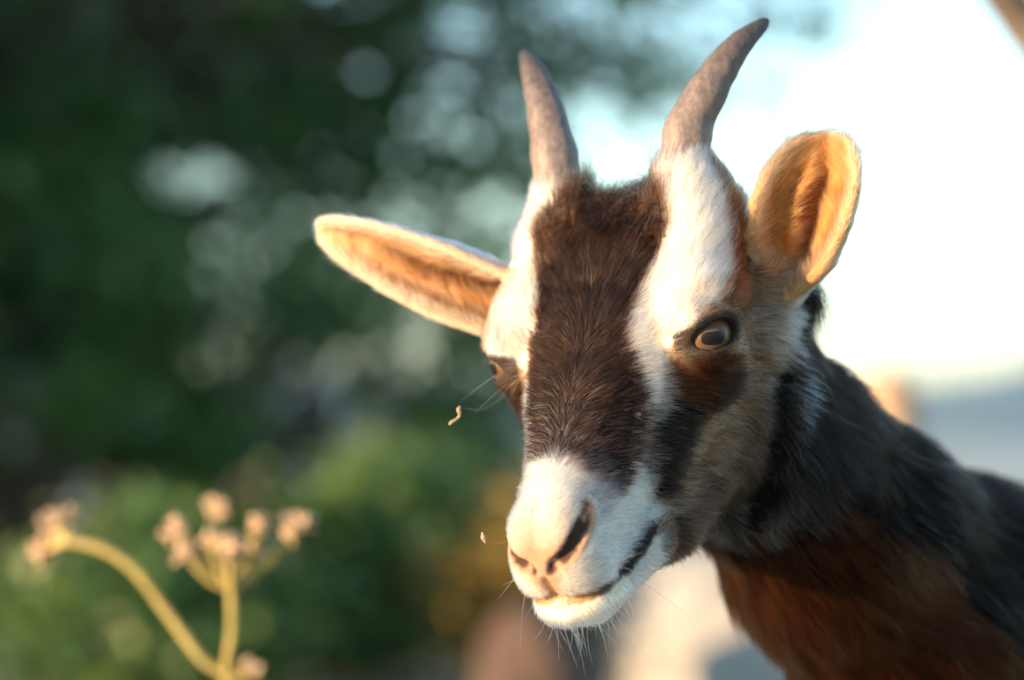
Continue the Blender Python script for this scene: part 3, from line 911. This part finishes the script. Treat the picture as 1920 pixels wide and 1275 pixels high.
ca = body.data.attributes.new('coat', 'FLOAT_COLOR', 'POINT')
ca.data.foreach_set('color', np.concatenate([gcol, np.ones((len(gcol), 1))], 1).astype(np.float32).ravel())

# ---------------------------------------------------------------- hair
def hair_mat(name, rough=0.32, tip=1.25, ior=1.20):
    m = bpy.data.materials.new(name); m.use_nodes = True
    nt = m.node_tree; nt.nodes.clear()
    out = node(nt, 'ShaderNodeOutputMaterial')
    h = node(nt, 'ShaderNodeBsdfHairPrincipled')
    h.model = 'CHIANG'; h.parametrization = 'COLOR'
    at = node(nt, 'ShaderNodeAttribute', attribute_name='hair_color')
    hi = node(nt, 'ShaderNodeHairInfo')
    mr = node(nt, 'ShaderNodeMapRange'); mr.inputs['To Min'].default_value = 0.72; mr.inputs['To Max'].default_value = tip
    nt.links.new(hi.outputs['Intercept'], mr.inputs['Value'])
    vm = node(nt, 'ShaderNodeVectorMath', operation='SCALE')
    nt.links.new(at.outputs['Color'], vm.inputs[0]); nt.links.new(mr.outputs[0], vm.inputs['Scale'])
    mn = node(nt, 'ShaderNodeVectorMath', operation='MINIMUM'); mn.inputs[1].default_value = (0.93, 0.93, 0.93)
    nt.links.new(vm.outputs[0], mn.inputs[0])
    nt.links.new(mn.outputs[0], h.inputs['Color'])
    h.inputs['Roughness'].default_value = rough
    h.inputs['Radial Roughness'].default_value = 0.55
    h.inputs['Coat'].default_value = 0.0
    h.inputs['IOR'].default_value = ior
    nt.links.new(h.outputs[0], out.inputs['Surface'])
    return m

def hair_object(name, roots, ctrl, radius, cols, mat, parent):
    """ctrl: (n, k, 3) world positions"""
    n, k = ctrl.shape[:2]
    hc = bpy.data.hair_curves.new(name)
    hc.add_curves([k] * n)
    hc.attributes['position'].data.foreach_set('vector', ctrl.astype(np.float32).ravel())
    ra = hc.attributes.get('radius') or hc.attributes.new('radius', 'FLOAT', 'POINT')
    ra.data.foreach_set('value', radius.astype(np.float32).ravel())
    c = hc.attributes.new('hair_color', 'FLOAT_COLOR', 'CURVE')
    c.data.foreach_set('color', np.concatenate([cols, np.ones((n, 1))], 1).astype(np.float32).ravel())
    hc.materials.append(mat)
    return link(bpy.data.objects.new(name, hc), parent)

def scatter(pos, nrm, quads, dens, total, seed):
    r = np.random.default_rng(seed)
    tri = np.concatenate([quads[:, [0, 1, 2]], quads[:, [0, 2, 3]]])
    p = pos[tri]
    ar = 0.5 * np.linalg.norm(np.cross(p[:, 1] - p[:, 0], p[:, 2] - p[:, 0]), axis=1) * dens[tri].mean(1)
    cum = np.cumsum(ar)
    k = np.searchsorted(cum, r.random(total) * cum[-1])
    u = r.random((total, 2)); fl = u.sum(1) > 1; u[fl] = 1 - u[fl]
    w = np.stack([1 - u.sum(1), u[:, 0], u[:, 1]], -1)
    P = (pos[tri[k]] * w[..., None]).sum(1); N = (nrm[tri[k]] * w[..., None]).sum(1)
    return P, N / (np.linalg.norm(N, axis=1)[:, None] + 1e-9)

def grow(P, N, L, comb, lift, seed, pts=5, messy=0.16, clump=0.45, clump_step=7):
    """control points of hairs, in the head frame"""
    r = np.random.default_rng(seed)
    n = len(P)
    T = comb - N * (comb * N).sum(1)[:, None]
    T /= np.linalg.norm(T, axis=1)[:, None] + 1e-6
    side = np.cross(N, T)
    ang = wob(P, 0.02, 31)[:, 0] * 0.25 + wob(P, 0.09, 32)[:, 0] * 0.20 + r.normal(0, messy, n)
    T = T * np.cos(ang)[:, None] + side * np.sin(ang)[:, None]
    L = L * np.clip(r.normal(1, 0.22, n), 0.45, 1.6)
    li = np.clip(lift * (1 + wob(P, 0.06, 33)[:, 1] * 0.35) + r.normal(0, 0.07, n), 0.05, 1.2)
    s = np.linspace(0, 1, pts)[None]
    # rises at the root, lies down towards the tip
    up = li[:, None] * (1.5 * s - 0.75 * s * s) * L[:, None]
    along = s * L[:, None] * np.cos(li[:, None] * 0.6)
    curl = r.normal(0, 0.07, n)[:, None] * s * s * L[:, None]
    sd = np.cross(N, T)
    C = (P - N * 3)[:, None] + T[:, None] * along[..., None] + N[:, None] * up[..., None] + sd[:, None] * curl[..., None]
    if clump > 0:
        lead = r.permutation(n)[:max(8, n // clump_step)]
        from mathutils import kdtree
        kd = kdtree.KDTree(len(lead))
        for i, j in enumerate(lead): kd.insert(P[j], i)
        kd.balance()
        near = lead[np.fromiter((kd.find(p)[1] for p in P), int, n)]
        ok = (np.linalg.norm(P - P[near], axis=1) < 30)[:, None, None]
        pull = clump * (s ** 1.5)[..., None] * r.uniform(0.4, 1.0, (n, 1, 1))
        C = np.where(ok, C + (C[near] - C) * pull, C)
    return C

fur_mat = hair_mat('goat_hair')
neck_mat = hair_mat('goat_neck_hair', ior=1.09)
def fur(name, region, total, seed, rad, comb_to=None, scale=1.0, lift_to=None, mat=None, **kw):
    dens = gD * region
    P, N = scatter(gpos, gnrm, gquads, dens, total, seed)
    col, L, D, comb, lift = coat(P, N, 1.0, seed)
    keep = np.random.default_rng(seed).random(len(P)) < np.clip(D * 4, 0, 1)
    P, N, col, L, comb, lift = P[keep], N[keep], col[keep], L[keep], comb[keep], lift[keep]
    L = L * scale
    if comb_to is not None:
        rr_ = np.random.default_rng(seed + 9)
        comb = V(comb_to) + rr_.normal(0, 0.35, (len(P), 3)) + wob(P, 0.05, 77) * 0.5
        lift = np.clip(rr_.normal(lift_to, 0.15, len(P)), 0.1, 1.1)
    C = grow(P, N, L, comb, lift, seed, **kw)
    r = np.random.default_rng(seed + 1)
    col = col * np.clip(r.normal(1, 0.32, (len(P), 1)), 0.35, 1.9)
    k = C.shape[1]
    taper = np.interp(np.linspace(0, 1, k), [0, .5, 1], [1, .85, .15])[None]
    R = rad * UNIT * taper * r.uniform(0.7, 1.25, (len(P), 1))
    return hair_object(name, P, local(to_world(C)), R, np.clip(col, 0, 0.9), mat or fur_mat, goat)

wpos = to_world(gpos)
seen = ((gnrm * (to_head((0, 0, CAM_H)) - gpos)).sum(1) > -0.35 * np.linalg.norm(to_head((0, 0, CAM_H)) - gpos, axis=1))
is_head = (gpos[:, 2] > -430) & ~((gpos[:, 2] < -250) & (gpos[:, 1] < -120))
near_ear = np.zeros(len(gpos), bool)
for ear in (EAR_A, EAR_B):
    near_ear |= ear_lookup(gpos, ear)[0] < 24
fine = is_head & (gpos[:, 2] > -420) & (np.abs(gpos[:, 0]) < 700)
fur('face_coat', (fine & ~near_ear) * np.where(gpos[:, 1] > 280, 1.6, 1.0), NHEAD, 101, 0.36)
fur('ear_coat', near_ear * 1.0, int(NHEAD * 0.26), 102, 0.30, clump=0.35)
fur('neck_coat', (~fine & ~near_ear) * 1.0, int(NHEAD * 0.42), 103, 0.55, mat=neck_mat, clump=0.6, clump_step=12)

# the ruffled forelock between the horns
lock = (gpos[:, 1] < -185) & (gpos[:, 1] > -330) & (np.abs(gpos[:, 0]) < 105) & (gpos[:, 2] > 40)
fur('forelock', lock * 1.0, 1300, 104, 0.42, comb_to=(0.25, 0.55, 0.1), scale=1.3, lift_to=0.38, clump=0.7, clump_step=26, messy=0.4)

# horns
hm_, nt, b = new_mat('goat_horn')
tc = node(nt, 'ShaderNodeTexCoord')
n1 = node(nt, 'ShaderNodeTexNoise'); n1.inputs['Scale'].default_value = 330; n1.inputs['Detail'].default_value = 6
n2 = node(nt, 'ShaderNodeTexNoise'); n2.inputs['Scale'].default_value = 130; n2.inputs['Detail'].default_value = 6
nt.links.new(tc.outputs['Object'], n1.inputs['Vector'])
mpg = node(nt, 'ShaderNodeMapping'); mpg.inputs['Scale'].default_value = (1.6, 1.6, 0.35)
nt.links.new(tc.outputs['Object'], mpg.inputs['Vector']); nt.links.new(mpg.outputs[0], n2.inputs['Vector'])
at = node(nt, 'ShaderNodeAttribute', attribute_name='along')
rp = ramp(nt, [(0.0, (0.20, 0.155, 0.135)), (0.35, (0.135, 0.102, 0.088)), (0.75, (0.072, 0.054, 0.048)), (1.0, (0.035, 0.028, 0.027))])
nt.links.new(at.outputs['Fac'], rp.inputs[0])
r2 = ramp(nt, [(0.34, (0.58, 0.54, 0.54)), (0.50, (0.95, 0.92, 0.90)), (0.66, (1.35, 1.30, 1.24))])
ad = node(nt, 'ShaderNodeMath', operation='ADD'); ml = node(nt, 'ShaderNodeMath', operation='MULTIPLY'); ml.inputs[1].default_value = 0.5
nt.links.new(n1.outputs['Fac'], ad.inputs[0]); nt.links.new(n2.outputs['Fac'], ad.inputs[1]); nt.links.new(ad.outputs[0], ml.inputs[0])
nt.links.new(ml.outputs[0], r2.inputs[0])
mx = node(nt, 'ShaderNodeMix', data_type='RGBA', blend_type='MULTIPLY'); mx.inputs['Factor'].default_value = 1.0
nt.links.new(rp.outputs[0], mx.inputs['A']); nt.links.new(r2.outputs[0], mx.inputs['B'])
nt.links.new(mx.outputs['Result'], b.inputs['Base Color'])
b.inputs['Roughness'].default_value = 0.58
bp = node(nt, 'ShaderNodeBump'); bp.inputs['Strength'].default_value = 0.9; bp.inputs['Distance'].default_value = 0.0012
nt.links.new(ml.outputs[0], bp.inputs['Height']); nt.links.new(bp.outputs[0], b.inputs['Normal'])
for sx in (1, -1):
    hp = V(HORN, float); hp[1:] += V((3, -24, 17) if sx < 0 else (-2, 14, -10)) * V([.25, .5, .75, 1])[:, None]
    if sx > 0: hp[2, 0] += 18; hp[3, 0] += 14
    c = spline(hp * V((sx, 1, 1)), 90)
    s = np.linspace(0, 1, 90)
    rr = np.interp(s, np.linspace(0, 1, 5), HORN_R)
    rr = np.where(s > 0.94, rr * np.sqrt(np.clip(1 - ((s - 0.94) / 0.06) ** 2, 0.02, 1)), rr)
    rr = rr * 0.95 * (1 + 0.030 * np.sin(s * 48 + 2 * np.sin(s * 9)) * (1 - s) ** 0.7 + 0.012 * np.sin(s * 31 + 1))
    v, f = tube(c, rr, 32)
    ang = np.tile(np.linspace(0, 2 * np.pi, 32, endpoint=False), 90)
    core = np.repeat(c, 32, 0)
    v[:90 * 32] = core + (v[:90 * 32] - core) * (1 + 0.05 * np.cos(2 * ang + 0.6) + 0.02 * np.cos(5 * ang))[:, None]
    h = mesh_np('horn', local(to_world(v)), f, hm_, goat)
    al = h.data.attributes.new('along', 'FLOAT', 'POINT')
    vals = np.concatenate([np.repeat(s, 32), [0, 1]])
    if len(h.data.vertices) == len(vals): al.data.foreach_set('value', vals.astype(np.float32))

# eyes
em, nt, b = new_mat('goat_eye')
tc = node(nt, 'ShaderNodeTexCoord'); sp = node(nt, 'ShaderNodeSeparateXYZ'); nt.links.new(tc.outputs['Object'], sp.inputs[0])
def mth(op, a_, b_=None, c_=None):
    q = node(nt, 'ShaderNodeMath', operation=op)
    for i, v in enumerate((a_, b_, c_)):
        if v is None: continue
        if isinstance(v, (int, float)): q.inputs[i].default_value = v
        else: nt.links.new(v, q.inputs[i])
    return q.outputs[0]
ER = EYE_R * UNIT
X = mth('DIVIDE', sp.outputs[0], ER); Y = mth('DIVIDE', sp.outputs[1], ER)
rr = mth('SQRT', mth('ADD', mth('MULTIPLY', X, X), mth('MULTIPLY', Y, Y)))
nzz = node(nt, 'ShaderNodeTexNoise'); nzz.inputs['Scale'].default_value = 700; nt.links.new(tc.outputs['Object'], nzz.inputs['Vector'])
iris = ramp(nt, [(0.0, (0.12, 0.075, 0.05)), (0.42, (0.075, 0.042, 0.025)), (0.60, (0.11, 0.053, 0.022)), (0.72, (0.09, 0.04, 0.015)), (0.79, (0.03, 0.018, 0.012)), (1.0, (0.02, 0.012, 0.01))])
nt.links.new(mth('ADD', rr, mth('MULTIPLY', mth('SUBTRACT', nzz.outputs['Fac'], 0.5), 0.10)), iris.inputs[0])
px4 = mth('POWER', mth('ABSOLUTE', mth('DIVIDE', X, 0.44)), 3.0); py4 = mth('POWER', mth('ABSOLUTE', mth('DIVIDE', Y, 0.25)), 3.0)
pup = mth('SUBTRACT', 1.0, mth('SMOOTH_MIN', 1.0, mth('MULTIPLY', mth('GREATER_THAN', mth('ADD', px4, py4), 1.0), 1.0), 0.001))
mx = node(nt, 'ShaderNodeMix', data_type='RGBA'); nt.links.new(pup, mx.inputs['Factor'])
nt.links.new(iris.outputs[0], mx.inputs['A']); mx.inputs['B'].default_value = (0.004, 0.004, 0.006, 1)
nt.links.new(mx.outputs['Result'], b.inputs['Base Color'])
b.inputs['Roughness'].default_value = 0.35
b.inputs['Coat Weight'].default_value = 0.12; b.inputs['Coat Roughness'].default_value = 0.03; b.inputs['Coat IOR'].default_value = 1.34; b.inputs['Specular IOR Level'].default_value = 0.2
for sx in (1, -1):
    me = bpy.data.meshes.new('eyeball'); bm = bmesh.new()
    bmesh.ops.create_uvsphere(bm, u_segments=48, v_segments=32, radius=ER)
    for v_ in bm.verts:
        q = v_.co.z / ER
        if q > 0.72: v_.co.z += ER * 0.10 * ((q - 0.72) / 0.28) ** 0.9       # corneal bulge
    bm.to_mesh(me); bm.free()
    me.polygons.foreach_set('use_smooth', np.ones(len(me.polygons), bool)); me.materials.append(em)
    o = link(bpy.data.objects.new('eyeball', me), goat)
    m_ = V((sx, 1, 1))
    pup_x = V((0.595, -0.513, -0.619))
    pup_x = unit(pup_x - EYE_AX * (pup_x @ EYE_AX))
    gaze = unit(EYE_AX - EYE_UP * 0.18 - EYE_SLIT * 0.24)
    pup_x = unit(pup_x - gaze * (pup_x @ gaze))
    zx = unit(dir_world(gaze * m_)); xx = unit(dir_world(pup_x * m_)); yy = np.cross(zx, xx)
    o.matrix_local = Matrix(((xx[0], yy[0], zx[0], 0), (xx[1], yy[1], zx[1], 0), (xx[2], yy[2], zx[2], 0), (0, 0, 0, 1)))
    o.location = local(to_world(EYE_C * m_))

# whiskers, lashes and stray hairs
r = np.random.default_rng(5)
roots = []; dirs = []; lens = []; cols = []
def add_w(p, d, l, c): roots.append(p); dirs.append(unit(d)); lens.append(l); cols.append(c)
tree_idx = np.nonzero((gpos[:, 1] > 420) & (gpos[:, 2] < -40) & (MOUTH_D(gpos) > 5) & (NOS_D(gpos) > 8))[0]
for i in r.choice(tree_idx, 150):
    p = gpos[i]; low = p[2] < -90
    d = gnrm[i] * 0.9 + V((0, 0.1, -0.9 if low else -0.12)) + r.normal(0, 0.22, 3)
    add_w(p, d, r.uniform(30, 85) if low else r.uniform(30, 80), (0.80, 0.66, 0.48))
for i in r.choice(np.nonzero((gpos[:, 1] > 455) & (gpos[:, 2] < -120) & (np.abs(gpos[:, 0]) < 55))[0], 26):
    add_w(gpos[i], V((r.normal(0, .35), 0.5, -1.0)), r.uniform(30, 80), (0.72, 0.60, 0.42))
for sx in (1, -1):
    for k in range(46 if sx > 0 else 16):                       # upper lashes
        u = r.uniform(-0.8, 0.9)
        p = (EYE_C + EYE_AX * (50 - 6 * u * u) + EYE_SLIT * u * 44 + EYE_UP * 31 * math.sqrt(max(0, 1 - u * u * 0.8))) * V((sx, 1, 1))
        d = (EYE_AX * 0.8 + EYE_UP * r.uniform(-0.25, 0.25) + EYE_SLIT * (0.5 * u + r.normal(0, .15))) * V((sx, 1, 1))
        add_w(p, d, r.uniform(10, 22), (0.10, 0.06, 0.045))
for (x_, y_, z_), d, l in (((228, -150, 20), (0.9, -0.35, 0.45), 95), ((150, -270, 120), (-0.1, -0.5, 0.8), 60), ((-60, 30, 80), (-.3, .2, .9), 40), ((-205, 20, 10), (-1, 0.5, -0.1), 120), ((-190, 40, 0), (-0.9, 0.9, 0.1), 90)):
    add_w(V((x_, y_, z_), float), V(d), l, (0.75, 0.55, 0.35))
roots = V(roots); dirs = V(dirs); lens = V(lens); cols = V(cols)
s = np.linspace(0, 1, 7)[None]
bend = r.normal(0, 0.22, (len(roots), 3)) + V((0, 0.05, -0.10))
C = roots[:, None] + dirs[:, None] * (s * lens[:, None])[..., None] + bend[:, None] * ((s ** 2) * lens[:, None])[..., None]
R = 0.42 * UNIT * np.interp(s, [0, .6, 1], [1, .75, .25]) * np.ones((len(roots), 1))
hair_object('whiskers', roots, local(to_world(C)), R, cols, fur_mat, goat)

# ---------------------------------------------------------------- chaff caught on the goat's face (head frame)
chaff_mat = noisy_mat('dry_chaff', [(0.3, (0.22, 0.15, 0.09)), (0.7, (0.36, 0.26, 0.17))], scale=900, bump=0.3)
def chaff(name, label, pts, rad, thread):
    p0 = to_world(V(pts[0], float))
    root = empty(name, p0); tag(root, label, 'chaff')
    v, f = tube(spline(to_world(V(pts, float)), 24) - p0, np.interp(np.linspace(0, 1, 24), np.linspace(0, 1, len(rad)), rad), 8)
    mesh_np('husk', v, f, chaff_mat, root)
    v, f = tube(spline(to_world(V(thread, float)), 24) - p0, np.full(24, 0.00004), 5)
    mesh_np('thread', v, f, chaff_mat, root)
chaff('dry_husk', 'curled dry husk dangling from a thread beside the goat’s cheek', [(-296, 156, 19), (-292, 151, 20), (-283, 144, 19), (-277, 136, 21), (-277, 129, 28), (-274, 123, 31)], [0.0004, 0.0009, 0.0006, 0.0007, 0.0012, 0.0004], [(-274, 123, 31), (-265, 123, 22), (-251, 121, 12), (-233, 113, 4), (-212, 95, 2), (-193, 72, 6)])
chaff('seed_husk', 'tiny tan seed husk caught on a whisker near the goat’s nostril', [(-134, 420, 20), (-133, 427, 13), (-131, 434, 5)], [0.0004, 0.0014, 0.0004], [(-131, 434, 5), (-114, 432, -3), (-94, 424, -7), (-79, 419, -10)])
